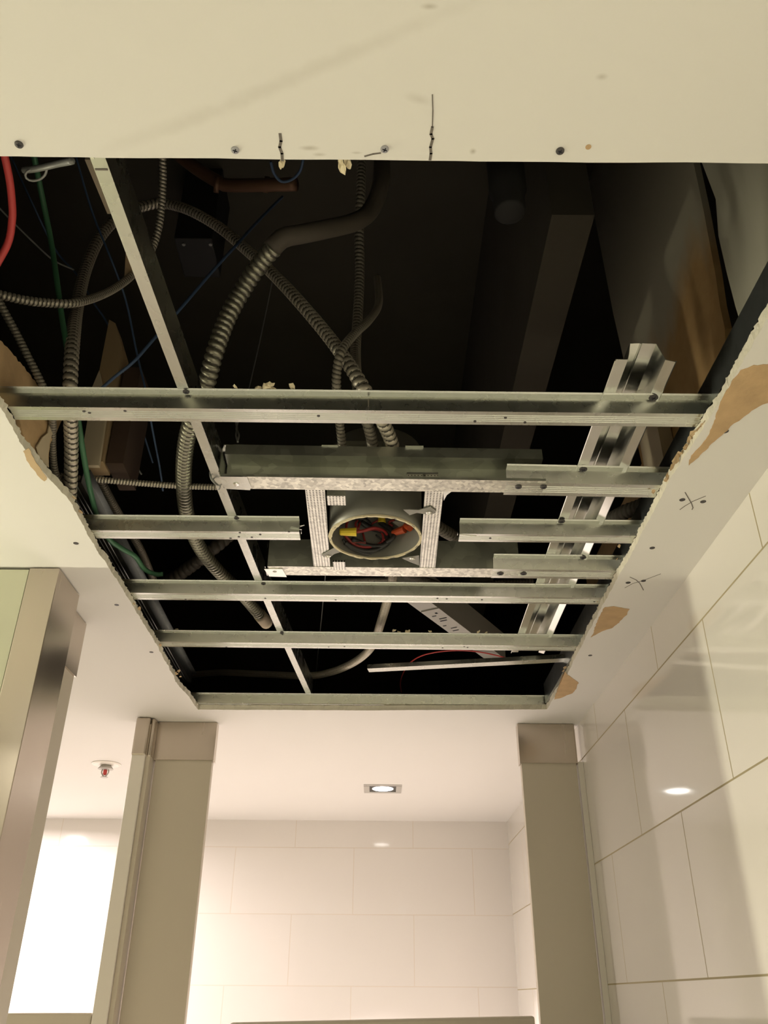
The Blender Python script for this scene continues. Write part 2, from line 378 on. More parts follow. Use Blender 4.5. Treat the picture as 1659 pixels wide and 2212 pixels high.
# soft dirt marks, plus crease shade painted as two long bands
def dirt_crease(m, spots):
    nt = m.node_tree; N = nt.nodes; L = nt.links; b = N['Principled BSDF']; src = b.inputs['Base Color'].links[0].from_socket
    g = N.new('ShaderNodeNewGeometry'); ns = N.new('ShaderNodeTexNoise'); ns.inputs['Scale'].default_value = 45; L.new(g.outputs['Position'], ns.inputs['Vector'])
    for cx, cy, a, bb, ang, amt, col in spots:
        c = onz(cx, cy, ZC) + V(0, 0, EYE)
        v = N.new('ShaderNodeVectorMath'); v.operation = 'SUBTRACT'; v.inputs[1].default_value = c; L.new(g.outputs['Position'], v.inputs[0])
        r = N.new('ShaderNodeVectorRotate'); r.rotation_type = 'Z_AXIS'; r.inputs['Angle'].default_value = -ang; L.new(v.outputs[0], r.inputs['Vector'])
        k = N.new('ShaderNodeVectorMath'); k.operation = 'MULTIPLY'; k.inputs[1].default_value = (1/a, 1/bb, 0); L.new(r.outputs[0], k.inputs[0])
        l = N.new('ShaderNodeVectorMath'); l.operation = 'LENGTH'; L.new(k.outputs[0], l.inputs[0])
        ad = N.new('ShaderNodeMath'); ad.operation = 'MULTIPLY_ADD'; ad.inputs[1].default_value = .7; L.new(ns.outputs['Fac'], ad.inputs[0]); L.new(l.outputs['Value'], ad.inputs[2])
        q = N.new('ShaderNodeMapRange'); q.interpolation_type = 'SMOOTHSTEP'; q.inputs['From Min'].default_value = .3; q.inputs['From Max'].default_value = 1.35; q.inputs['To Min'].default_value = amt; q.inputs['To Max'].default_value = 0; L.new(ad.outputs[0], q.inputs['Value'])
        mx = N.new('ShaderNodeMix'); mx.data_type = 'RGBA'; mx.inputs[7].default_value = (*col, 1); L.new(q.outputs[0], mx.inputs[0]); L.new(src, mx.inputs[6]); src = mx.outputs[2]
    L.new(src, b.inputs['Base Color'])
GRIME_CREASE = (.36, .32, .24)
dirt_crease(PAINT, [(668,320,.013,.004,0,.5,GRIME_CREASE), (690,334,.010,.003,0,.4,GRIME_CREASE), (1022,327,.005,.005,0,.6,GRIME_CREASE), (770,330,.008,.002,0,.35,GRIME_CREASE), (1300,166,.008,.005,0,.4,GRIME_CREASE),
    (928,14,.010,.004,0,.5,GRIME_CREASE), (905,215,.02,.008,.3,.25,GRIME_CREASE), (700,140,.22,.012,-.42,.16,GRIME_CREASE), (400,262,.16,.014,-.36,.12,GRIME_CREASE), (1540,1290,.02,.012,.5,.15,GRIME_CREASE)])
patch = [[(1578,832),(1600,800),(1628,789),(1668,786),(1668,868),(1640,878),(1618,893),(1585,915),(1560,940),(1530,968),(1488,1006),(1493,985),(1520,955),(1546,905),(1553,880)],
         [(1307,1312),(1326,1310),(1360,1316),(1352,1330),(1338,1345),(1322,1357),(1300,1364),(1276,1377),(1290,1345)],
         [(1219,1450),(1232,1462),(1250,1476),(1246,1486),(1236,1498),(1214,1507),(1197,1511),(1206,1485)]]
for p, lb in zip(patch, ('long brown torn patch near the top of the right strip', 'three-cornered brown torn patch in the middle of the right strip', 'brown torn patch at the far right corner of the opening')):
    tag(mk('torn_paper', blob(p, ZC-.0007, .0012, 0, .0014), BROWN, ceiling), lb)
lp = [(50,975),(62,968),(70,985),(82,1005),(92,1020),(101,1036),(96,1040),(84,1030),(72,1014),(60,998)]
mk('torn_paper', blob(lp, ZC-.0006, .001, 0, .0012), TAN, ceiling)
def curl(px, z0, z1, name='paper_shred', m=TAN):
    mb = MB()
    for x, y, r in px:
        c = onz(x, y, rnd.uniform(z0, z1)); n = 7; ring = []
        for k in range(n):
            t = 2*PI*k/n; ring.append(c+V(math.cos(t)*r*rnd.uniform(.35, .8), math.sin(t)*r*rnd.uniform(.9, 2.0), rnd.uniform(-.4, .4)*r))
        mb.prism(ring, (rnd.uniform(-.003, .003), rnd.uniform(-.003, .003), r*0.2))
    return mk(name, mb, m, ceiling)
curl([(1522,915,.006),(1512,925,.006),(1500,940,.007),(1490,952,.006),(1480,965,.006),(1470,980,.008),(1460,995,.008),(1452,1010,.009),(1446,1025,.009),(1442,1038,.007)], ZC+.004, ZC+.013)
curl([(1338,1180,.004),(1412,1062,.004),(1332,1208,.003),(1290,1300,.003),(1222,1443,.007),(1216,1450,.006)], ZC+.004, ZC+.012)
curl([(385,1450,.006),(380,1455,.006),(390,1462,.005),(300,1315,.005),(290,1305,.004),(175,1105,.005),(60,985,.005),(50,970,.005),(160,1075,.006),(345,1395,.005)], ZC+.003, ZC+.012)
curl([(608,352,.0045),(606,358,.003),(735,358,.0045),(742,365,.0055),(748,350,.005),(754,356,.004),(738,350,.004)], ZC+.0005, ZC+.003, m=PLASTER)
def cross_screw(c, r, m, parent, axis=(0, 0, -1), name='screw', lab=None):
    ax = Vector(axis); mb = MB().lathe(c, ax, [(r*.6, -.004), (r, 0), (r*.92, .0012), (r*.5, .0016)], 16, 0)
    u = ax.orthogonal().normalized(); v = ax.cross(u)
    u, v = (u+v*.4).normalized(), (v-u*.4).normalized(); c = Vector(c)+ax*.0013
    for a, b in ((u, v), (v, u)):
        mb.prism([c-a*r*.55-b*r*.13, c+a*r*.55-b*r*.13, c+a*r*.55+b*r*.13, c-a*r*.55+b*r*.13], ax*.0006, 1)
    return tag(mk(name, mb, [m, RECESS], parent), lab)
for x, y, m in [(41,312,SCREWD),(508,324,SCREWL),(831,322,SCREWL),(1210,326,SCREWD)]:
    cross_screw(onz(x, y, ZC-.0004), .0045 if m is SCREWD else .0044, m, ceiling)
for x, y in [(1474,1080),(1519,1084),(1409,1184),(1357,1259),(1390,1255),(1275,1416),(1567,932),(164,1174),(252,1307),(327,1409)]:
    mk('screw_hole', MB().lathe(onz(x, y, ZC-.0005), (0, 0, 1), [(.0052, 0), (.0052, .001)], 12), SCREWD, ceiling)
mk('nail_hole', MB().lathe(onz(1271, 318, ZC-.0005), (0, 0, 1), [(.003, 0), (.003, .001)], 12), BROWN, ceiling)

# ================================================================ framing above the opening
ZB, ZF = 0.776, 0.7985
def hat_profile(y0, yw, yf0, yf1, zb=ZB, zf=ZF, ribs=4):
    w = yf1-yf0; pr = [(y0, zf+.002), (y0+.002, zf), (yw, zf), (yf0, zb)]
    for k in range(ribs):
        c = yf0 + w*(0.22+0.56*(k+.5)/ribs); e = w*.045
        pr += [(c-e, zb), (c, zb+.0016), (c+e, zb)]
    pr += [(yf1, zb), (yf1+(yf0-yw), zf), (yf1+(yf0-y0)-.002, zf), (yf1+(yf0-y0), zf+.002)]
    return pr
def furring(x0, x1, Y, w, label, skew=0.0, name='furring_channel', mt=GALV, ribs=4, lean=(.0045, .0135), rise=0.0):
    lw, fl = lean
    prof = hat_profile(Y-lw-fl, Y-lw, Y, Y+w, ribs=ribs)
    fn = lambda a, b, s: V(s, a + skew*(s-(x0+x1)/2), b+rise*(s-x0))
    mb = MB().sheet(prof, .0013, fn, x0, x1, cuts=24)
    return tag(mk(name, mb, mt), label, 'metal channel', 'furring channels across the opening')
b1 = furring(-0.585, 0.56, 1.039, .034, 'long furring channel nearest the viewer, spanning the whole opening', .003)
b2 = furring(-0.60, -0.157, 1.429, .033, 'cut furring channel ending left of the round lamp housing')
s1 = furring(0.217, 0.60, 1.246, .042, 'short furring channel lapped onto the near rail of the lamp frame', .02, lean=(.006, .015))
s2 = furring(0.152, 0.60, 1.432, .032, 'short furring channel with a crumpled free end right of the lamp housing', .006)
s3 = furring(0.235, 0.60, 1.585, .043, 'short furring channel lapped onto the far rail of the lamp frame', .01, lean=(.006, .016))
b3 = furring(-0.60, 0.59, 1.721, .037, 'long furring channel just beyond the lamp frame', .006)
b4 = furring(-0.60, 0.59, 2.019, .035, 'long furring channel second from the far edge of the opening', .008)
b5 = furring(-0.60, 0.60, 2.518, .045, 'long furring channel sitting on the far edge of the opening')
def chscrew(ch, x, y, z=ZF, r=.0052, m=SCREWD, ax=(0, 0, -1)): cross_screw(onz(x, y, z-.0003), r, m, ch, ax)
chscrew(b1, 402, 846); chscrew(b1, 1412, 859, r=.0075); chscrew(b2, 511, 1119); chscrew(s1, 1260, 1014, r=.007); chscrew(s2, 1213, 1126, r=.007)
chscrew(s3, 1260, 1204, r=.007); chscrew(b3, 569, 1261); chscrew(b4, 609, 1367)
for x, y in ((1120,1052),(1174,1052)): chscrew(s1, x, y, ZB-.0003, .006)
for x, y in ((1081,1239),(1131,1239)): chscrew(s3, x, y, ZB-.0003, .007)
def holes(ch, pts):
    for x, y in pts:
        mk('screw_hole', MB().lathe(onz(x, y, ZB-.0004), (0, 0, 1), [(.0024, 0), (.0024, .001)], 10), SCREWD, ch)
holes(b1, [(181,889),(193,892),(270,888),(688,899),(1026,911),(1092,903),(1134,913)])
holes(b2, [(518,1151),(516,1160),(544,1161),(562,1155),(498,1163),(624,1149)])
holes(s2, [(1059,1163),(240,0)][:1]); holes(b3, [(401,1295),(573,1293),(725,1296),(945,1293),(965,1294),(1041,1296),(1284,1300)])
holes(b4, [(489,1398),(710,1398),(744,1397),(956,1400),(1003,1397),(1010,1399)])
mk('pencil_mark', MB().box(-.0215, -.0195, 1.0335, 1.0345, ZB+.003, ZF-.005), GRAPH, b1)
def crumbs(ch, pts, z=ZF+.003):
    for x, y, r in pts:
        mb = MB(); c = onz(x, y, z); ring = [c+V(math.cos(t)*r*rnd.uniform(.5, 1.4), math.sin(t)*r*rnd.uniform(.4, 1), rnd.uniform(-.4, .6)*r) for t in [2*PI*k/7 for k in range(7)]]
        mb.prism(ring, (rnd.uniform(-.003, .003), rnd.uniform(-.003, .001), r*.8))
        mk('plaster_crumb', mb, PLASTER, ch)
crumbs(b1, [(558,842,.005),(575,838,.006),(582,834,.005),(632,840,.005),(510,838,.003),(592,840,.003)])
crumbs(b4, [(380,1366,.006),(388,1370,.005),(850,1364,.004),(862,1367,.004),(880,1366,.005),(930,1366,.004),(1033,1366,.004),(1048,1368,.003)])
# torn tip of the short channel right of the housing
mk('bent_tip', MB().prism([V(.151, 1.432, ZB-.001), V(.185, 1.438, ZB-.001), V(.176, 1.450, ZB+.004), V(.160, 1.452, ZB+.006), V(.149, 1.440, ZB+.010)], (0, 0, .003)), GALVL, s2)
mk('bent_tip', MB().prism([V(-.175, 1.424, ZB+.006), V(-.152, 1.426, ZB+.004), V(-.156, 1.431, ZB+.014), V(-.148, 1.433, ZB+.018), V(-.17, 1.430, ZB+.016)], (0, .003, 0)), GALV, b2)

# carrying channel along the left: bottom flange and web on its right
def carry():
    A = V(-0.327, 0.50, 0); B = V(-0.222, 2.52, 0); n = 40; mb = MB()
    prof = [(.0005, ZF+.012), (0, ZF+.001), (.017, ZF+.001), (.017, ZF+.053), (.0, ZF+.053), (.0, ZF+.043)]
    def fn(a, b, s):
        p = A.lerp(B, s) + V(0, 0, 0)
        # slight bow, as measured
        bow = -0.014*math.sin(PI*s)
        return V(p.x + a + bow, p.y, b)
    mb.sheet(prof, .0016, fn, 0, 1, cuts=n)
    return tag(mk('carrying_channel', mb, GALV), 'long narrow carrying channel running away over the left half of the opening', 'metal channel')
cc = carry()
mk('pencil_mark', MB().box(-.322, -.308, .628, .630, ZF+.0003, ZF+.0012), GRAPH, cc)
mk('spring_clip', MB().box(-.321, -.317, .600, .612, ZF-.004, ZF+.004).box(-.31, -.306, .600, .610, ZF-.004, ZF+.004), GALVL, cc)

# broad hat channel on the right, mouth down
def broad():
    xa = .336; prof = [(0, -.003), (.0015, 0), (.0185, 0), (.0215, .010), (.026, .030), (.040, .031), (.042, .0295), (.044, .031), (.064, .030), (.0695, .010), (.0725, 0), (.0865, -.004), (.089, -.002)]
    fn = lambda a, b, s: V(xa + a + .013*(s-.945)/1.1, s, ZF+.0022+b)
    mb = MB().sheet(prof, .0012, fn, .945, 2.135, cuts=40)
    o = tag(mk('furring_channel', mb, GALVL), 'broad shiny hat channel running away on the right, laid open side down', 'metal channel')
    return o
bc = broad()
# edge tracks along the two cut sides
tr = tag(mk('edge_track', MB().sheet([(.53, ZC+TH+.002), (.503, ZC+TH+.002), (.503, .835), (.512, .835)], .0012, lambda a, b, s: V(a, s, b), .45, 2.50, cuts=20), GALVK), 'dull metal edge track behind the cut right side of the opening', 'metal track')
ZT = .832
def ltrack():
    prof = [(0, ZT+.02), (0, ZT)] + [q for k in range(3) for q in ((.008+.008*k, ZT), (.0095+.008*k, ZT+.0008), (.011+.008*k, ZT))] + [(.037, ZT), (.038, ZT+.026), (.050, ZT+.027)]
    fn = lambda a, b, s: V(-.597 - .012*(s-1.3) + a, s, b)
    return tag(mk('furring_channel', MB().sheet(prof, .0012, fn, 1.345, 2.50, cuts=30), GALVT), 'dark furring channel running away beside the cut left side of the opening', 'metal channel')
ltrack()
# loose angle lying at the far right
def loose():
    a = V(-.035, 2.272, 0); b = V(.51, 2.175, 0); prof = [(0, .012), (0, 0), (.03, 0), (.03, .004)]
    d = (b-a).normalized(); n = V(-d.y, d.x, 0)
    fn = lambda u, v, s: a.lerp(b, s) + n*u + V(0, 0, .8+.035*s*0 + v)
    return tag(mk('steel_angle', MB().sheet(prof, .0013, fn, 0, 1, cuts=8), GALV), 'loose slanting steel angle near the far right corner of the opening', 'metal channel')
loose()

# ================================================================ recessed lamp housing
fx = empty('recessed_light_housing', (-.01, 1.443, ZB), 'round grey lamp housing with loose red wires, hung in a galvanised rail frame', 'light fixture')
def fpart(name, mb, m, lab=None, smooth=False, parent=None): return tag(mk(name, mb, m, parent or fx, smooth), lab)
ZR = ZB+.0018
r1 = fpart('rail', MB().sheet([(1.242, ZR+.070), (1.240, ZR+.048), (1.2735, ZR+.046), (1.2735, ZR+.026), (1.276, ZR+.023), (1.2735, ZR+.020), (1.2735, ZR), (1.236, ZR), (1.236, ZR+.004)], .0013, lambda a, b, s: V(s, a+.012*s, b), -.275, .285, cuts=20), [GALVS, GALVD], 'near rail of the frame')
r2 = fpart('rail', MB().sheet([(1.622, ZR+.004), (1.622, ZR), (1.583, ZR), (1.583, ZR+.062), (1.61, ZR+.064), (1.61, ZR+.058)], .0013, lambda a, b, s: V(s, a+.006*s, b), -.235, .29, cuts=20), [GALVS, GALVD], 'far rail of the frame')
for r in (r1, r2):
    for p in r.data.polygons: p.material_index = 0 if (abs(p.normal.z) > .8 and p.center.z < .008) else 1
# end plates with folded tabs
pl = MB().prism([V(-.279, 1.222, ZR+.001), V(-.279, 1.276, ZR+.001), V(-.279, 1.278, ZR+.055), V(-.279, 1.262, ZR+.068), V(-.279, 1.236, ZR+.066), V(-.279, 1.224, ZR+.05)], (.0015, 0, 0))
pl.prism([V(-.279, 1.230, ZR-.003), V(-.231, 1.230, ZR-.003), V(-.228, 1.262, ZR-.003), V(-.231, 1.274, ZR-.003), V(-.275, 1.270, ZR-.003)], (0, 0, .0018))
pl.prism([V(-.279, 1.238, ZR+.068), V(-.238, 1.240, ZR+.070), V(-.234, 1.246, ZR+.072), V(-.236, 1.262, ZR+.074), V(-.279, 1.262, ZR+.070)], (0, 0, .0015))
p1 = fpart('end_plate', pl, GALV); fpart('rivet', MB().lathe(V(-.253, 1.254, ZR-.003), (0, 0, -1), [(.0055, 0), (.005, .0015), (.002, .002)], 14), GALVL, parent=p1)
pl = MB().box(-.241, -.2395, 1.583, 1.626, ZR-.001, ZR+.06).prism([V(-.243, 1.590, ZR-.003), V(-.205, 1.590, ZR-.003), V(-.199, 1.628, ZR-.003), V(-.236, 1.626, ZR-.003)], (0, 0, .0018))
p2 = fpart('end_plate', pl, GALVL); fpart('rivet', MB().lathe(V(-.222, 1.602, ZR-.003), (0, 0, -1), [(.0045, 0), (.003, .001)], 14), GALVD, parent=p2)
def strap(x0, x1, y0, y1, dx):
    mb = MB(); fn = lambda a, b, s: V(a+dx*(s-y0), s, b)
    mb.sheet([(x0, ZR+.010), (x0, ZR-.0006), (x1, ZR-.0006), (x1, ZR+.010)], .0012, fn, y0, y1, cuts=6)
    return fpart('hanger_strap', mb, STRAP)
strap(-.134, -.0995, 1.262, 1.592, -.016)
strap(.0775, .110, 1.262, 1.592, .012)
fpart('strap_flare', MB().prism([V(.110, 1.276, ZR), V(.124, 1.279, ZR), V(.117, 1.290, ZR), V(.113, 1.31, ZR)], (0, 0, .0015)), GALV)
fpart('slide_clip', MB().box(-.097, -.064, 1.293, 1.326, ZR-.002, ZR+.010), STRAP)
fpart('slide_clip', MB().box(-.098, -.073, 1.556, 1.592, ZR-.002, ZR+.002), STRAP)
fpart('rail_bracket', MB().box(.045, .073, 1.262, 1.268, ZR+.004, ZR+.026).box(.078, .100, 1.262, 1.268, ZR+.004, ZR+.027).box(.045, .100, 1.256, 1.262, ZR+.022, ZR+.026), STRAP)
fpart('slot', MB().box(.021, .044, 1.2718, 1.2738, ZR+.008, ZR+.016), RECESS); fpart('slot', MB().box(.106, .118, 1.2725, 1.2748, ZR+.004, ZR+.020), RECESS)
fpart('knockout', MB().lathe(V(-.015, 1.2715, ZR+.010), (0, 1, 0), [(.0055, 0), (.0055, .0016)], 14), RECESS)
# can
CX, CY, CZ, CR = -.0105, 1.445, .7715, .0885
def canmesh():
    mb = MB(); seg = 64; rings = []
    for r, h in ((CR-.0015, .0), (CR, .0), (CR+.002, .02), (CR+.003, .20), (0.001, .20)): rings.append((r, h))
    mb.lathe((CX, CY, CZ), (0, 0, 1), rings, seg, 0, caps=False)
    mb.lathe((CX, CY, CZ), (0, 0, 1), [(CR-.0015, 0), (CR-.0005, .02), (CR+.0005, .17), (.001, .17)], seg, 0, caps=False)
    return mb
fpart('can', canmesh(), CANIN, smooth=True)
def rim():
    mb = MB(); seg = 72; vs = []
    for k in range(seg):
        a = 2*PI*k/seg; j = rnd.uniform(0, 1); t = .0016+.0016*j*j + (.003 if 0.50 < k/seg < 0.60 else 0) + (.0022 if .30 < k/seg < .36 else 0); hz = rnd.uniform(-.0012, .0006)
        c = V(math.cos(a), math.sin(a), 0); o = V(CX, CY, CZ)
        vs += [o+c*(CR-.0022-t*.5)+V(0, 0, hz), o+c*(CR+.0005+t*.4)+V(0, 0, hz), o+c*(CR+.0005+t*.3)+V(0, 0, .003), o+c*(CR-.002-t*.4)+V(0, 0, .003)]
    fs = []
    for k in range(seg):
        j = (k+1) % seg
        for q in range(4): fs.append((k*4+q, k*4+(q+1) % 4, j*4+(q+1) % 4, j*4+q))
    mb.add(vs, fs); return mb
fpart('plaster_rim', rim(), PLASTER, 'cream jagged plaster rim')
# spring brackets with screws
def brk(px, screw, lab=None):
    P = [onz(x, y, ZR-.003) for x, y in px]
    o = fpart('bracket', MB().prism(P, (0, 0, .0015)), CANIN, lab)
    c = onz(*screw, ZR-.003); fpart('screw', MB().lathe(c, (0, 0, -1), [(.0062, -.001), (.0060, .0012), (.0034, .002), (.003, .0008), (.001, .0008)], 18), GALVL, parent=o)
brk([(871,1101),(884,1101),(905,1102),(930,1095),(942,1104),(938,1110),(920,1111),(900,1108),(885,1113)], (927,1107))
brk([(695,1199),(722,1184),(738,1192),(722,1197),(714,1203),(700,1204)], (708,1201))
brk([(868,1206),(905,1200),(906,1222),(885,1214)], (891,1206))
fpart('inner_bracket', MB().box(-.058, -.03, 1.505, 1.525, .795, .7965), GALVL)
# wiring inside the can, all hanging from it
def incan(x, y, z):         # keep every bend of the wiring inside the can
    q = onz(x, y, 1.0); lim = (CR-.008)
    while z > .776 and math.hypot(q.x*z-CX, q.y*z-CY) > lim: z -= .002
    return q*z
def wire(pts, r, m, name='wire', parent=None): return fpart(name, MB().tube([incan(x, y, z) for x, y, z in pts], r, 8), m, None, True, parent)
wire([(768,1149,.795),(785,1146,.80),(808,1140,.81),(828,1146,.82),(836,1157,.825),(830,1168,.83)], .0030, REDW)
wire([(768,1150,.80),(782,1148,.81),(806,1143,.82),(822,1147,.83),(828,1160,.84),(826,1172,.85)], .0026, REDW)
wire([(742,1148,.87),(750,1162,.86),(765,1176,.85),(785,1182,.845),(810,1180,.85),(824,1172,.86)], .0032, REDW)
wire([(760,1117,.90),(750,1128,.89),(748,1140,.88),(750,1156,.87)], .0026, REDW)
wire([(775,1120,.90),(768,1132,.88),(772,1145,.86)], .0024, REDW); wire([(783,1122,.90),(776,1134,.87),(774,1143,.85)], .0024, REDW)
wire([(784,1152,.87),(788,1168,.86),(792,1180,.855)], .0022, REDW); wire([(790,1140,.86),(806,1130,.87),(822,1122,.88),(840,1115,.89)], .0022, REDW)
wire([(815,1112,.89),(840,1113,.88),(862,1120,.87),(876,1128,.86)], .0026, REDW); wire([(848,1136,.86),(840,1131,.865),(843,1126,.87),(852,1124,.875)], .0026, REDW)
wire([(740,1165,.86),(752,1180,.85),(775,1192,.84),(800,1196,.835),(812,1184,.85)], .0026, BLACKW); wire([(795,1112,.9),(785,1122,.89),(776,1130,.88)], .004, BLACKW)
wire([(735,1130,.9),(745,1120,.9),(765,1118,.9),(790,1124,.9),(800,1135,.9)], .0055, BLACKW); wire([(745,1172,.9),(770,1186,.9),(800,1190,.9),(830,1180,.9),(845,1165,.9)], .0045, BLACKW); wire([(820,1128,.9),(845,1145,.9),(850,1160,.9),(835,1172,.9)], .005, BLACKW)  # thick black loops added to deepen the shade inside the can
wire([(812,1155,.85),(826,1168,.845),(830,1176,.845),(818,1190,.84)], .002, BLACKW)
wire([(780,1128,.92),(800,1140,.92),(830,1150,.91),(835,1175,.9),(800,1180,.9),(760,1165,.91)], .006, BLACKW)  # another thick loop added to darken the can interior
def nut(a, b, r0, r1, m, lab): 
    A = incan(*a); B = incan(*b); ax = (B-A); L = ax.length
    fpart('wire_connector', MB().lathe(A, ax, [(r0*.8, 0), (r0, L*.08), (r1*.96, L*.85), (r1, L)], 10), m, lab)
nut((734,1149,.792), (770,1149,.792), .0072, .0088, YELLOW, 'yellow twist-on connector lying across the mouth')
nut((825,1130,.86), (824,1115,.87), .0085, .0075, YELLOW, 'yellow twist-on connector hanging at the back')
nut((848,1152,.84), (874,1143,.85), .0065, .0085, ORANGE, 'orange connector on the right')
nut((876,1135,.86), (886,1141,.86), .0065, .007, ORANGE, 'orange connector against the right side')
fpart('metal_tab', MB().prism([incan(x, y, .88) for x, y in [(848,1128),(864,1122),(878,1130),(864,1140)]], (0, 0, .002)), GREYP)
fpart('paper_tag', MB().prism([incan(x, y, .89) for x, y in [(765,1116),(782,1110),(786,1116),(770,1123)]], (0, 0, .001)), WHITE)
fpart('junction_box', MB().box(-.075, .03, 1.30, 1.315, .815, .90), GALVD)
# clips on top of the near rail
for a, b in ((695, 730), (876, 915)):
    fpart('top_clip', MB().box(onz(a, 962, .848).x, onz(b, 962, .848).x, 1.238, 1.256, .848, .8495), GALVL)
# tie wire and hanger wire at the left end
tag(mk('hanger_wire', MB().tube([onz(508, 905, .93), onz(512, 925, .90), onz(510, 940, .87), onz(514, 955, .85)], .0018, 6).tube([onz(516, 905, .93), onz(511, 925, .90), onz(516, 940, .87), onz(513, 955, .85)], .0018, 6), GREYW, None, True), 'twisted hanger wire rising from the left end of the lamp frame', 'wire')
tag(mk('tie_wire', MB().tube([onz(462, 1008, .83), onz(454, 1018, .81), onz(456, 1034, .795), onz(466, 1046, .79), onz(476, 1050, .79), onz(472, 1058, .785)], .0014, 6).tube([onz(456, 1015, .83), onz(460, 1035, .80), onz(472, 1048, .79), onz(480, 1045, .79)], .0013, 6), GREYW, None, True), 'thin tie wire twisted round the carrying channel beside the lamp frame', 'wire')

# ================================================================ conduits and cables
def conduit(pts, D, label, m=ARMOUR, pitch=.46, depth=.34, seg=14, name='flexible_conduit'):
    o = mk(name, MB().tube([onz(x, y, z) for x, y, z in pts], D/2, seg, ridge=(D*pitch, depth)), [m, SEAM_SHADE], None, True)
    return tag(o, label, 'conduit', 'flexible metal conduits')
def cable(pts, D, label, m, name='cable', cat='cable'):
    return tag(mk(name, MB().tube([onz(x, y, z) for x, y, z in pts], D/2, 8), m, None, True), label, cat)
conduit([(150,1085,.80),(153,1030,.825),(154,960,.85),(152,880,.87),(152,820,.91),(157,740,1.0),(167,660,1.17),(186,580,1.35),(218,510,1.5),(262,466,1.62),(310,446,1.7),(352,440,1.72),(405,453,1.66),(472,490,1.55),(543,549,1.4),(590,592,1.28),(640,645,1.17),(700,715,1.06),(745,775,.97),(785,838,.90),(815,890,.872),(838,935,.865),(852,975,.86),(858,1010,.86)], .0255, 'grey flexible conduit in a tall loop from the left edge over to the lamp frame', ARMOUR, .52)
conduit([(350,325,1.55),(352,380,1.52),(349,440,1.48),(343,490,1.44),(327,540,1.39),(288,592,1.3),(235,630,1.2),(165,654,1.09),(100,654,1.06),(40,646,1.04),(-60,622,1.02)], .0165, 'slim flexible conduit dropping from the near edge and curving off to the left')
conduit([(-30,590,1.02),(0,655,.98),(35,720,.95),(60,770,.92),(92,833,.885),(112,885,.86),(113,960,.845),(118,1015,.83),(132,1045,.825),(150,1075,.82),(172,1110,.815)], .0135, 'slim dark flexible conduit hugging the left edge of the opening', ARMOURD)
d = conduit([(592,535,1.09),(563,568,1.08),(523,628,1.05),(489,692,1.0),(463,765,.94),(443,840,.90),(412,915,.875),(399,980,.872),(397,1050,.872),(405,1115,.868),(430,1180,.865),(470,1232,.865),(515,1275,.866),(550,1315,.868),(565,1333,.868)], .0315, 'thickest flexible conduit, curving down the middle left to a capped end', ARMOURB, .36)
mk('coupling', MB().tube([onz(560,1327,.868), onz(576,1346,.868)], .0168, 16), CREAMW, d, True)
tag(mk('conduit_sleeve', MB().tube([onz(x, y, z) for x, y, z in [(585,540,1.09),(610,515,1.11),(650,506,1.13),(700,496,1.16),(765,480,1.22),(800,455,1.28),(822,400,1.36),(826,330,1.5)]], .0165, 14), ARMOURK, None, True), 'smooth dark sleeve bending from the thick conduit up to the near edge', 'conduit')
conduit([(782,325,1.62),(779,420,1.5),(776,500,1.42),(777,590,1.32),(773,680,1.2),(768,760,1.08),(772,830,.95),(790,900,.89),(802,945,.875),(812,1000,.87)], .021, 'dark flexible conduit hanging straight down the centre of the opening', ARMOURD)
conduit([(815,600,1.36),(818,655,1.22),(798,690,1.10),(765,722,1.02),(738,758,.96),(728,800,.93),(727,840,.91),(732,900,.9),(739,960,.88),(744,1005,.865)], .0165, 'dark flexible conduit kinked leftwards beside the straight central one', ARMOURD)
conduit([(128,1028,.85),(175,1034,.865),(235,1038,.865),(320,1045,.87),(400,1050,.87),(475,1052,.868),(510,1052,.868)], .0125, 'thin flexible conduit running level from the left edge to the lamp frame')
conduit([(188,975,.94),(213,1030,.94),(250,1100,.95),(282,1150,.96),(305,1190,.97),(326,1240,.98),(335,1262,.98)], .020, 'brownish flexible conduit behind the green cable on the left', ARMOURD)
conduit([(852,1215,.85),(847,1255,.85),(836,1300,.85),(821,1350,.85),(809,1385,.855),(790,1412,.865),(755,1436,.88),(710,1453,.90),(660,1460,.93),(560,1456,1.0),(470,1453,1.06),(380,1462,1.12)], .0235, 'flexible conduit sweeping from under the lamp housing to the far left', ARMOUR, .34)
conduit([(640,1290,1.0),(690,1262,.96),(760,1253,.93),(830,1252,.9),(852,1250,.88)], .011, 'thin flexible conduit behind the far rail of the lamp frame', ARMOURD)
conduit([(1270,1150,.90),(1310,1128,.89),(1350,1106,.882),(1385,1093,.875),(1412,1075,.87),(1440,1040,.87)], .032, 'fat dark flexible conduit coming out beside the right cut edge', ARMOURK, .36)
conduit([(930,1128,.92),(965,1150,.93),(1000,1168,.95),(1040,1188,.98)], .03, 'brownish flexible conduit end right of the perforated strap', ARMOURD)
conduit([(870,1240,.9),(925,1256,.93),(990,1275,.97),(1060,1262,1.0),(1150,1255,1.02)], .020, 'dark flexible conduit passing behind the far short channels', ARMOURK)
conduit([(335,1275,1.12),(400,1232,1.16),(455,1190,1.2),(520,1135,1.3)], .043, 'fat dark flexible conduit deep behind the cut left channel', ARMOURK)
cable([(6,320,.95),(20,385,.94),(26,440,.935),(26,475,.93),(17,525,.925),(-15,585,.9)], .0105, 'red cable hanging at the top left corner', RED)
cable([(72,330,1.3),(90,420,1.28),(110,520,1.22),(122,600,1.14),(133,680,1.06),(146,760,.98),(160,850,.92),(171,920,.88),(180,980,.85),(195,1060,.826),(215,1130,.819),(236,1165,.819),(265,1186,.82),(292,1202,.822),(312,1229,.824),(335,1240,.826),(352,1240,.828)], .0108, 'green cable running down the left side to a blunt end', GREEN)
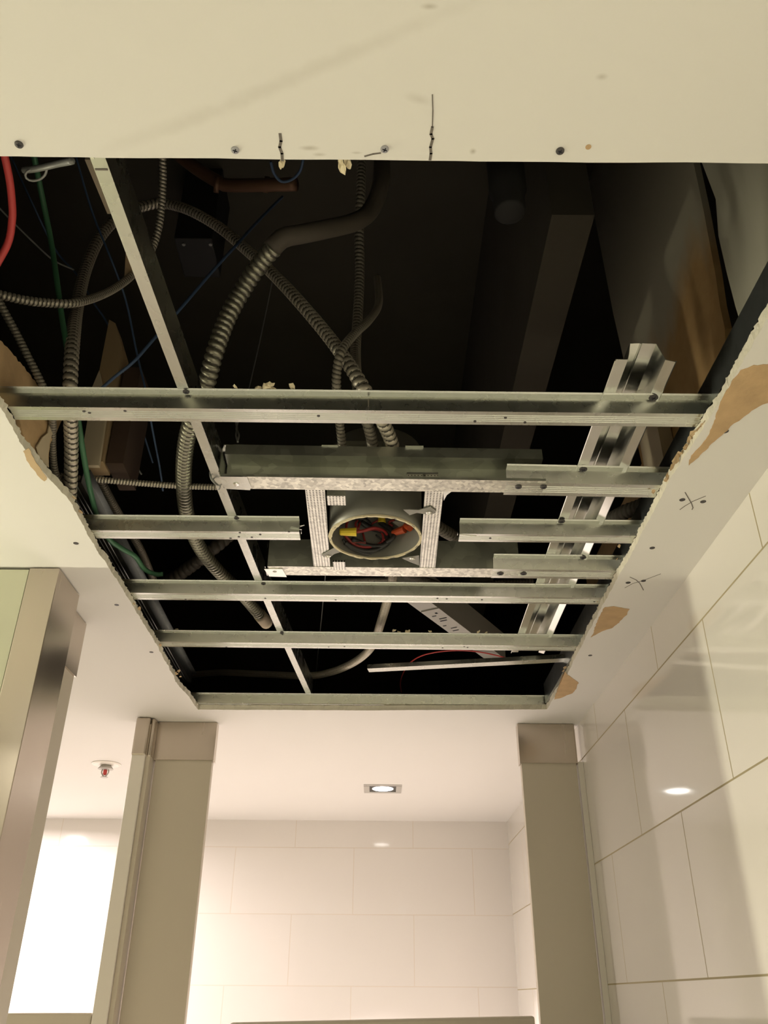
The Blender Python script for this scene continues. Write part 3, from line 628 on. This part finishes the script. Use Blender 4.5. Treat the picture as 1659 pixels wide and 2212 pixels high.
cable([(163,335,1.5),(200,460,1.4),(240,560,1.3),(272,650,1.25),(295,760,1.15),(315,845,1.05),(328,920,1.0),(345,1010,.96),(352,1060,.95)], .0042, 'straight blue wire nearest the carrying channel', BLUE, 'wire', 'wire')
cable([(22,335,1.6),(70,440,1.5),(120,540,1.45),(165,592,1.4),(203,655,1.3),(228,692,1.25),(262,760,1.2),(285,850,1.1),(305,920,1.05),(330,1000,1.0)], .0042, 'blue wire slanting from the top left corner', BLUE, 'wire', 'wire')
cable([(195,855,.99),(220,838,1.0),(248,814,1.02),(290,780,1.05),(330,735,1.1),(400,655,1.2),(460,585,1.3),(510,530,1.4),(560,475,1.55),(610,425,1.7)], .0062, 'blue cable rising diagonally to the right behind the carrying channel', BLUE)
cable([(-20,430,1.3),(30,482,1.3),(95,545,1.3),(122,566,1.3),(160,583,1.3)], .0036, 'pale grey wire behind the red cable', GREYW, 'wire', 'wire')
cable([(285,850,1.05),(276,915,1.0),(275,950,.99),(284,990,.97),(306,1025,.95)], .004, 'pale curved wire below the near long channel', GREYW, 'wire', 'wire')
cable([(585,350,1.5),(592,375,1.5),(608,392,1.5),(630,388,1.5),(648,370,1.5),(655,345,1.5)], .006, 'blue wire loop hanging at the near edge', BLUE, 'wire', 'wire')
cable([(590,600,1.5),(565,720,1.35),(540,830,1.2),(530,870,1.15)], .0028, 'thin hanger rod behind the thick conduit', GREYW, 'rod', 'rod')
cable([(703,1240,1.0),(695,1330,1.0),(686,1420,1.0),(680,1500,1.0)], .0025, 'thin hanger rod left of the sweeping far conduit', GREYW, 'rod', 'rod')
cable([(867,1495,.9),(865,1475,.9),(872,1452,.9),(888,1430,.9),(915,1415,.9),(955,1407,.9),(1000,1405,.9),(1045,1410,.895),(1090,1420,.89)], .0042, 'red wire arching over the loose steel angle', RED, 'wire', 'wire')
lw = tag(mk('wire_clip', MB().tube([onz(x, y, z) for x, y, z in [(52,368,.86),(75,365,.85),(100,360,.84),(125,354,.83),(155,348,.80)]], .004, 8).box(-.352, -.344, .598, .603, .79, .815).box(-.37, -.364, .600, .604, .80, .82), GREYW, None, True), 'grey wire clip with a loop at the near left edge', 'wire')
mk('loop', MB().tube([onz(x, y, .85) for x, y in [(102,362),(97,378),(84,388),(66,390),(55,382),(58,371),(72,365)]], .0016, 6), GREYW, lw, True)

# ================================================================ things deep in the void
pp = onz(1100, 470, 1.28)
pipe = MB().lathe((pp.x, pp.y-.01, 1.28), (0, 0, 1), [(.026, 0), (.030, .004), (.030, .055), (.036, .06), (.036, .15), (.028, .155), (.028, .86)], 24)
tag(mk('drain_pipe', pipe, IRON, None, True), 'black cast iron drain pipe with a hub hanging near the top edge', 'pipe')
cp = tag(mk('copper_pipe', MB().tube([onz(x, y, z) for x, y, z in [(385,335,1.75),(430,368,1.7),(470,392,1.66),(490,400,1.65),(560,400,1.62),(640,398,1.6)]], .0155, 14), COPPER, None, True), 'dull copper pipe bending along the near edge of the opening', 'pipe')
for x in (468, 575): 
    a = onz(x-5, 398, 1.65); b = onz(x+6, 400, 1.65); mk('joint', MB().tube([a, b], .0185, 14), COPPER, cp, True)
jb = MB(); c0 = onz(375, 515, 1.85); c1 = onz(476, 600, 1.85); jb.box(c0.x, c1.x, c0.y, c1.y, 1.85, 2.15)
jo = tag(mk('junction_box', jb, IRON, bevel=.004), 'dark metal junction box under the slab', 'junction box')
for x, y in ((397,527),(455,527)): mk('box_screw', MB().lathe(onz(x, y, 1.85), (0, 0, -1), [(.006, 0), (.005, .004)], 10), GREYW, jo)
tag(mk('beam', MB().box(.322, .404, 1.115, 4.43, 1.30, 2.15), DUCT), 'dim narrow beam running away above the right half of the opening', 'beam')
# wallboard standing above the tiled wall: gray board and a board torn down to brown paper
def board(px, X, th, m, name, lab, cat, step=.012, amp=.0015):
    P = [onx(x, y, X) for x, y in px]; P.append(P[0]); out = []
    for i in range(len(P)-1):
        L = (P[i+1]-P[i]).length; n = max(1, int(L/step))
        for k in range(n):
            p = P[i].lerp(P[i+1], k/n)
            if k: p = p + V(0, rnd.uniform(-amp, amp), rnd.uniform(-amp, amp))
            out.append(p)
    return tag(mk(name, MB().prism(out, (th, 0, 0)), m), lab, cat)
def torn_board_mat():
    m = mat('torn_wallboard', (0.34, 0.32, 0.25), 0.9); nt = m.node_tree; N = nt.nodes; L = nt.links; b = N['Principled BSDF']
    g = N.new('ShaderNodeNewGeometry'); n = N.new('ShaderNodeTexNoise'); n.inputs['Scale'].default_value = 3.2; n.inputs['Detail'].default_value = 5
    mp = N.new('ShaderNodeMapping'); mp.inputs['Scale'].default_value = (1, 2.2, 0.9); L.new(g.outputs['Position'], mp.inputs[0]); L.new(mp.outputs[0], n.inputs['Vector'])
    sp = N.new('ShaderNodeSeparateXYZ'); L.new(g.outputs['Position'], sp.inputs[0])
    # torn face: shape of the tear follows height and distance, ragged by noise
    zz = N.new('ShaderNodeMapRange'); zz.inputs['From Min'].default_value = EYE+1.42; zz.inputs['From Max'].default_value = EYE+1.12; L.new(sp.outputs['Z'], zz.inputs['Value'])
    ad = N.new('ShaderNodeMath'); ad.operation = 'ADD'; L.new(zz.outputs[0], ad.inputs[0]); L.new(n.outputs['Fac'], ad.inputs[1])
    r = N.new('ShaderNodeMapRange'); r.inputs['From Min'].default_value = .75; r.inputs['From Max'].default_value = 1.15; L.new(ad.outputs[0], r.inputs['Value'])
    n2 = N.new('ShaderNodeTexNoise'); n2.inputs['Scale'].default_value = 30; n2.inputs['Detail'].default_value = 6; L.new(g.outputs['Position'], n2.inputs['Vector'])
    c = N.new('ShaderNodeMix'); c.data_type = 'RGBA'; c.inputs[6].default_value = (.40, .24, .09, 1); c.inputs[7].default_value = (.56, .37, .17, 1); L.new(n2.outputs['Fac'], c.inputs[0])
    mx = N.new('ShaderNodeMix'); mx.data_type = 'RGBA'; mx.inputs[6].default_value = (.46, .43, .33, 1); L.new(c.outputs[2], mx.inputs[7]); L.new(r.outputs[0], mx.inputs[0]); L.new(mx.outputs[2], b.inputs['Base Color'])
    return m
TORN = torn_board_mat()
Zt = ZC+TH+.002
e1 = onx(1285, 480, .62); e2 = onx(1385, 930, .62)
far_edge = [(e2.y, Zt), (1.69, 1.18), (1.68, 1.40), (1.70, 1.6), (1.72, 2.14)]
crack_l = [onx(x, y, .62) for x, y in [(1520,455),(1530,510),(1545,590),(1555,660),(1566,710),(1567,750),(1555,790),(1538,850)]]
crack_r = [onx(x, y, .62) for x, y in [(1546,430),(1552,510),(1570,590),(1588,660),(1600,700),(1606,730),(1590,770),(1568,830)]]
pa = [V(.62, y, z) for y, z in far_edge] + [V(.62, 1.05, 2.14)] + [V(.62, crack_l[0].y-.02, 1.6)] + crack_l + [V(.62, 1.30, Zt)]
pb = [V(.62, -.2, Zt), V(.62, 1.235, Zt)] + crack_r[::-1] + [V(.62, 1.085, 1.42), V(.62, 1.045, 1.6), V(.62, 1.04, 2.14), V(.62, -.2, 2.14)]
tag(mk('wallboard', MB().prism(pa, (.013, 0, 0)), TORN), 'old wallboard torn to brown paper above the right side of the opening', 'wallboard')
tag(mk('wallboard', MB().prism(pb, (.013, 0, 0)), OLDGYP), 'plain grey wallboard nearest the viewer at the upper right, beside the ragged gap', 'wallboard')
tag(mk('wallboard', MB().box(.70, .713, 1.70, 2.6, Zt, 1.25), BROWN), 'brown wallboard far down the right side behind the short channels', 'wallboard')
st1 = onx(1386, 925, .60); st2 = onx(1431, 925, .60)
tag(mk('stud', MB().box(.59, .618, st2.y, st1.y, Zt, 1.13), CREAMW), 'cream stud standing on the right just beyond the near long channel', 'stud')
tag(mk('board_scrap', MB().prism([V(.60, 1.56, Zt), V(.60, 1.86, Zt), V(.60, 1.86, .97), V(.60, 1.70, .99), V(.60, 1.58, .95)], (.012, 0, 0)), CREAMW), 'pale board scrap on the right behind the fat dark conduit', 'board')
# left side
tag(mk('board_scrap', MB().prism([ony(x, y, 1.338) for x, y in [(199,836),(214,800),(222,838),(228,905),(213,1005),(188,1005),(180,960),(190,900)]], (0, .009, 0)), CREAMW), 'cream piece over the lower face of the tan wooden stud', 'board')  # lighter cream layer over the lower stud face
tag(mk('stud', MB().prism([V(-.570, 1.35, .882), V(-.530, 1.35, .882), V(-.538, 1.35, 1.165), V(-.563, 1.35, 1.23), V(-.578, 1.35, 1.24)], (0, .05, 0)), WOOD), 'tan wooden stud standing at the left beyond the grey loop', 'stud')
tag(mk('stud', MB().box(-.528, -.495, 1.36, 1.46, .885, 1.12), WOODD), 'dark reddish stud beside the tan wooden stud', 'stud')
tag(mk('wooden_strip', MB().prism([onz(183,345,1.3), onz(202,345,1.3), onz(243,462,1.3), onz(232,462,1.3)], (0, 0, .02)), CREAMW), 'narrow cream strip beside the carrying channel at the near edge', 'board')
tag(mk('wooden_strip', MB().prism([onz(272,540,1.3), onz(283,535,1.3), onz(290,585,1.3), onz(268,610,1.3)], (0, 0, .02)), WOOD), 'short tan strip glimpsed behind the carrying channel', 'board')
def leftboard(px, X, lab):
    P = [onx(x, y, X) for x, y in px]; P.append(P[0]); out = []
    for i in range(len(P)-1):
        n = max(1, int((P[i+1]-P[i]).length/.008))
        for k in range(n):
            p = P[i].lerp(P[i+1], k/n); out.append(p + (V(0, rnd.uniform(-.002, .002), rnd.uniform(-.002, .002)) if k else V(0, 0, 0)))
    return tag(mk('wallboard', MB().prism(out, (-.012, 0, 0)), BROWN), lab, 'wallboard')
leftboard([(-30,700),(5,738),(30,768),(62,805),(84,836),(90,880),(60,905),(10,905),(-40,880)], -.585, 'brown torn wallboard edge at the far left above the near long channel')
leftboard([(40,902),(138,902),(122,935),(108,960),(104,1010),(76,985),(55,955)], -.575, 'brown torn wallboard scrap at the left just below the near long channel')
tag(mk('torn_paper', MB().prism([onx(x, y, -.57) for x, y in [(108,915),(122,908),(124,930),(112,940),(108,955),(104,985),(106,1010),(98,1005),(85,985),(80,965),(92,945),(104,935)]], (-.002, 0, 0)), CREAMW), 'curl of pale torn paper at the left edge of the opening', 'paper')
# bracing strut with slotted plate
A = onz(893, 1292, .90); B = onz(1075, 1428, .90); dd = (B-A).normalized(); nn = V(-dd.y, dd.x, 0)
if nn.y < 0: nn = -nn
sm = MB(); hw = .027
def bx(p0, p1, w0, w1, z0, z1):
    a, b = p0, p1; sm.add([a-nn*w0+V(0,0,z0-a.z), b-nn*w0+V(0,0,z0-b.z), b+nn*w1+V(0,0,z0-b.z), a+nn*w1+V(0,0,z0-a.z), a-nn*w0+V(0,0,z1-a.z), b-nn*w0+V(0,0,z1-b.z), b+nn*w1+V(0,0,z1-b.z), a+nn*w1+V(0,0,z1-a.z)],
                  [(3,2,1,0),(4,5,6,7),(0,1,5,4),(1,2,6,5),(2,3,7,6),(3,0,4,7)])
bx(A-dd*.1, B, hw, hw, .90, .985)
stt = tag(mk('strut', sm, GREYP), 'grey boxed strut lying diagonally beyond the lamp frame', 'strut')
sm = MB(); P0 = A+dd*.085; P1 = A+dd*.34; bx(P0, P1, hw+.004, hw-.004, .8965, .8995)
spl = tag(mk('slotted_plate', sm, GREYP, stt))
for t, w, l, q in [(.11, -.01, .006, .004), (.125, .004, .012, .002), (.150, -.010, .022, .0025), (.165, -.004, .02, .0025), (.20, .010, .010, .002), (.225, -.006, .018, .002), (.245, -.002, .018, .002), (.27, .010, .01, .003), (.31, -.004, .008, .004)]:
    sm = MB(); c = A+dd*t+nn*w; bx(c-dd*q, c+dd*q, l/2, l/2, .8958, .8968); mk('slot', sm, RECESS, spl)

# ================================================================ washroom below
def col_panel():
    e = empty('partition_column', (-1.1, 1.62, -EYE), 'steel-clad end of the pale green partition at the left edge', 'partition')
    mk('steel_cladding', MB().box(-.716, -.655, 1.558, 1.692, -EYE, ZC-.003), STEEL, e, bevel=.0015)
    mk('green_panel', MB().box(-2.2, -.7175, 1.5595, 1.69, -EYE, ZC-.006), CREAMG, e)
    mk('shadow_gap', MB().box(-2.2, -.7175, 1.57, 1.68, ZC-.0058, ZC-.0005), RECESS, e)
    mk('side_cap', MB().box(-.735, -.690, 1.78, 1.86, .629, ZC-.002), STEEL, e)
    mk('side_post', MB().box(-.733, -.695, 1.78, 1.858, -EYE, .629), BEIGE, e)
    return e
col_panel()
def pilaster(x0, x1, y0, th, zcap, label, extra=None):
    e = empty('stall_pilaster', ((x0+x1)/2, y0+th/2, -EYE), label, 'stall post')
    mk('panel', MB().box(x0+.003, x1-.003, y0+.003, y0+th-.003, -EYE, ZC-.02), BEIGE, e, bevel=.002)
    cap = MB().box(x0, x1, y0, y0+th, zcap, ZC-.001)
    c = mk('steel_cap', cap, STEEL, e, bevel=.0012)
    mk('cap_lip', MB().box(x0-.001, x1+.001, y0-.0025, y0+.001, zcap-.0015, zcap+.002).box(x0-.0015, x0+.001, y0-.001, y0+th, zcap-.004, ZC-.003).box(x1-.001, x1+.0015, y0-.001, y0+th, zcap-.004, ZC-.003), STEEL, c)
    return e
pilaster(.440, .617, 2.66, .034, .637, 'beige stall post with a steel cap standing against the tiled wall')
lp_ = pilaster(-.700, -.517, 2.672, .034, .641, 'beige stall post with a steel cap left of the ceiling lamp')
jamb = MB().box(-.757, -.7165, 2.622, 2.70, -EYE, ZC-.02)
mk('door_jamb', jamb, WHITE, lp_, bevel=.002)
mk('jamb_side', MB().box(-.7160, -.703, 2.632, 2.70, -EYE, ZC-.02), BEIGE, lp_)
jc = mk('jamb_cap', MB().box(-.760, -.7155, 2.619, 2.70, .640, ZC-.001).box(-.7155, -.702, 2.630, 2.70, .638, ZC-.001), STEEL, lp_, bevel=.006)
wf = MB().box(.619, XW-.0005, 2.662, 2.69, -EYE, ZC-.12); wf2 = MB().box(.626, XW-.0005, 2.668, 2.685, .55, .562)
tr2 = tag(mk('trim_1', wf, WHITE), kind='structure')
def door(hx, hy, ex, ey, z0, z1, th, label):
    a = V(hx, hy, 0); b = V(ex, ey, 0); d = (b-a).normalized(); n = V(-d.y, d.x, 0)*th
    if n.y < 0: n = -n
    mb = MB(); mb.add([a+V(0,0,-1.6), b+V(0,0,-1.6), b+n+V(0,0,-1.6), a+n+V(0,0,-1.6), a+V(0,0,z0), b+V(0,0,z1), b+n+V(0,0,z1), a+n+V(0,0,z0)],
                      [(3,2,1,0),(4,5,6,7),(0,1,5,4),(1,2,6,5),(2,3,7,6),(3,0,4,7)])
    return tag(mk('stall_door', mb, BEIGE, bevel=.006), label, 'door')
door(.430, 2.665, -.302, 2.095, -.0395, -.0468, .022, 'beige stall door standing ajar between the two capped posts')
door(-.759, 2.626, -1.25, 2.626, -.0385, -.0395, .022, 'closed beige stall door at the bottom left corner')
# ceiling lamps
def downlight(x, y, watts, colr, spread, label, seen=True):
    e = empty('downlight', (x, y, ZC), label, 'ceiling light', 'square recessed downlights')
    o, i = .0785, .0555; t = MB()
    t.box(x-o, x+o, y-o, y-i, ZC-.002, ZC-.0005).box(x-o, x+o, y+i, y+o, ZC-.003, ZC-.0005).box(x-o, x-i, y-i, y+i, ZC-.003, ZC-.0005).box(x+i, x+o, y-i, y+i, ZC-.003, ZC-.0005)
    mk('trim', t, GREYP, e)
    mk('baffle', MB().box(x-i, x+i, y-i, y+i, ZC-.0012, ZC-.0005), BLACKP, e)
    mk('lamp', MB().lathe((x, y, ZC-.0022), (0, 0, 1), [(.042, 0), (.044, .001)], 32), LAMPM, e)
    ld = bpy.data.lights.new('lamp_light', 'AREA'); ld.shape = 'DISK'; ld.size = .09; ld.energy = watts; ld.color = colr; ld.spread = math.radians(spread)
    lo = bpy.data.objects.new('lamp_light', ld); COL.objects.link(lo); lo.parent = e; lo.location = (0, 0, -.004)
    return e
downlight(*FAR_LAMP, 'square downlight glowing in the ceiling between the two posts')
downlight(*SIDE_LAMP, 'downlight close to the bright tiled wall beyond the left post, hidden by the column')
for k, a in enumerate(NEAR_LAMPS): downlight(*a, ('downlight behind the viewer, on the left', 'downlight behind the viewer, on the right', 'downlight left of the opening, outside the view')[k])
def wall_lamp(x, y, watts, colr):
    e = empty('wall_light', (x, y+.029, -.25), 'upright strip lamp on the pale green partition, left of the view', 'wall light')
    mk('housing', MB().box(x-.03, x-.001, y-.026, y+.0285, -.25, .55), GREYP, e, bevel=.003)
    mk('diffuser', MB().box(x-.001, x+.004, y-.022, y+.022, -.24, .54), LAMPM, e)
    ld = bpy.data.lights.new('lamp_light', 'AREA'); ld.shape = 'RECTANGLE'; ld.size = .78; ld.size_y = .044; ld.energy = watts; ld.color = colr
    lo = bpy.data.objects.new('lamp_light', ld); COL.objects.link(lo); lo.parent = e; lo.location = (.006, -.029, .40); lo.rotation_euler = (0, -PI/2, 0)
wall_lamp(*WALL_LAMP)
# sprinkler
sx = onz(230, 1650, ZC)
sp = empty('sprinkler', (sx.x, sx.y, ZC), 'small white ceiling sprinkler with a red bulb, left of the posts', 'sprinkler')
mk('escutcheon', MB().lathe((sx.x, sx.y, ZC-.0005), (0, 0, -1), [(.054, 0), (.054, .002), (.046, .005), (.03, .006)], 32), WHITE, sp)
mk('collar', MB().lathe((sx.x, sx.y, ZC-.006), (0, 0, -1), [(.018, 0), (.028, .012), (.028, .014), (.012, .016)], 24), GREYP, sp)
mk('bulb', MB().lathe((sx.x, sx.y, ZC-.020), (0, 0, -1), [(.004, 0), (.007, .004), (.007, .018), (.003, .022)], 14), RED, sp)
mk('frame', MB().tube([V(sx.x-.010, sx.y, ZC-.018), V(sx.x-.013, sx.y, ZC-.032), V(sx.x-.004, sx.y, ZC-.047)], .0025, 8).tube([V(sx.x+.010, sx.y, ZC-.018), V(sx.x+.013, sx.y, ZC-.032), V(sx.x+.004, sx.y, ZC-.047)], .0025, 8).lathe((sx.x, sx.y, ZC-.046), (0, 0, -1), [(.006, 0), (.014, .003), (.014, .0045)], 16), GREYP, sp)
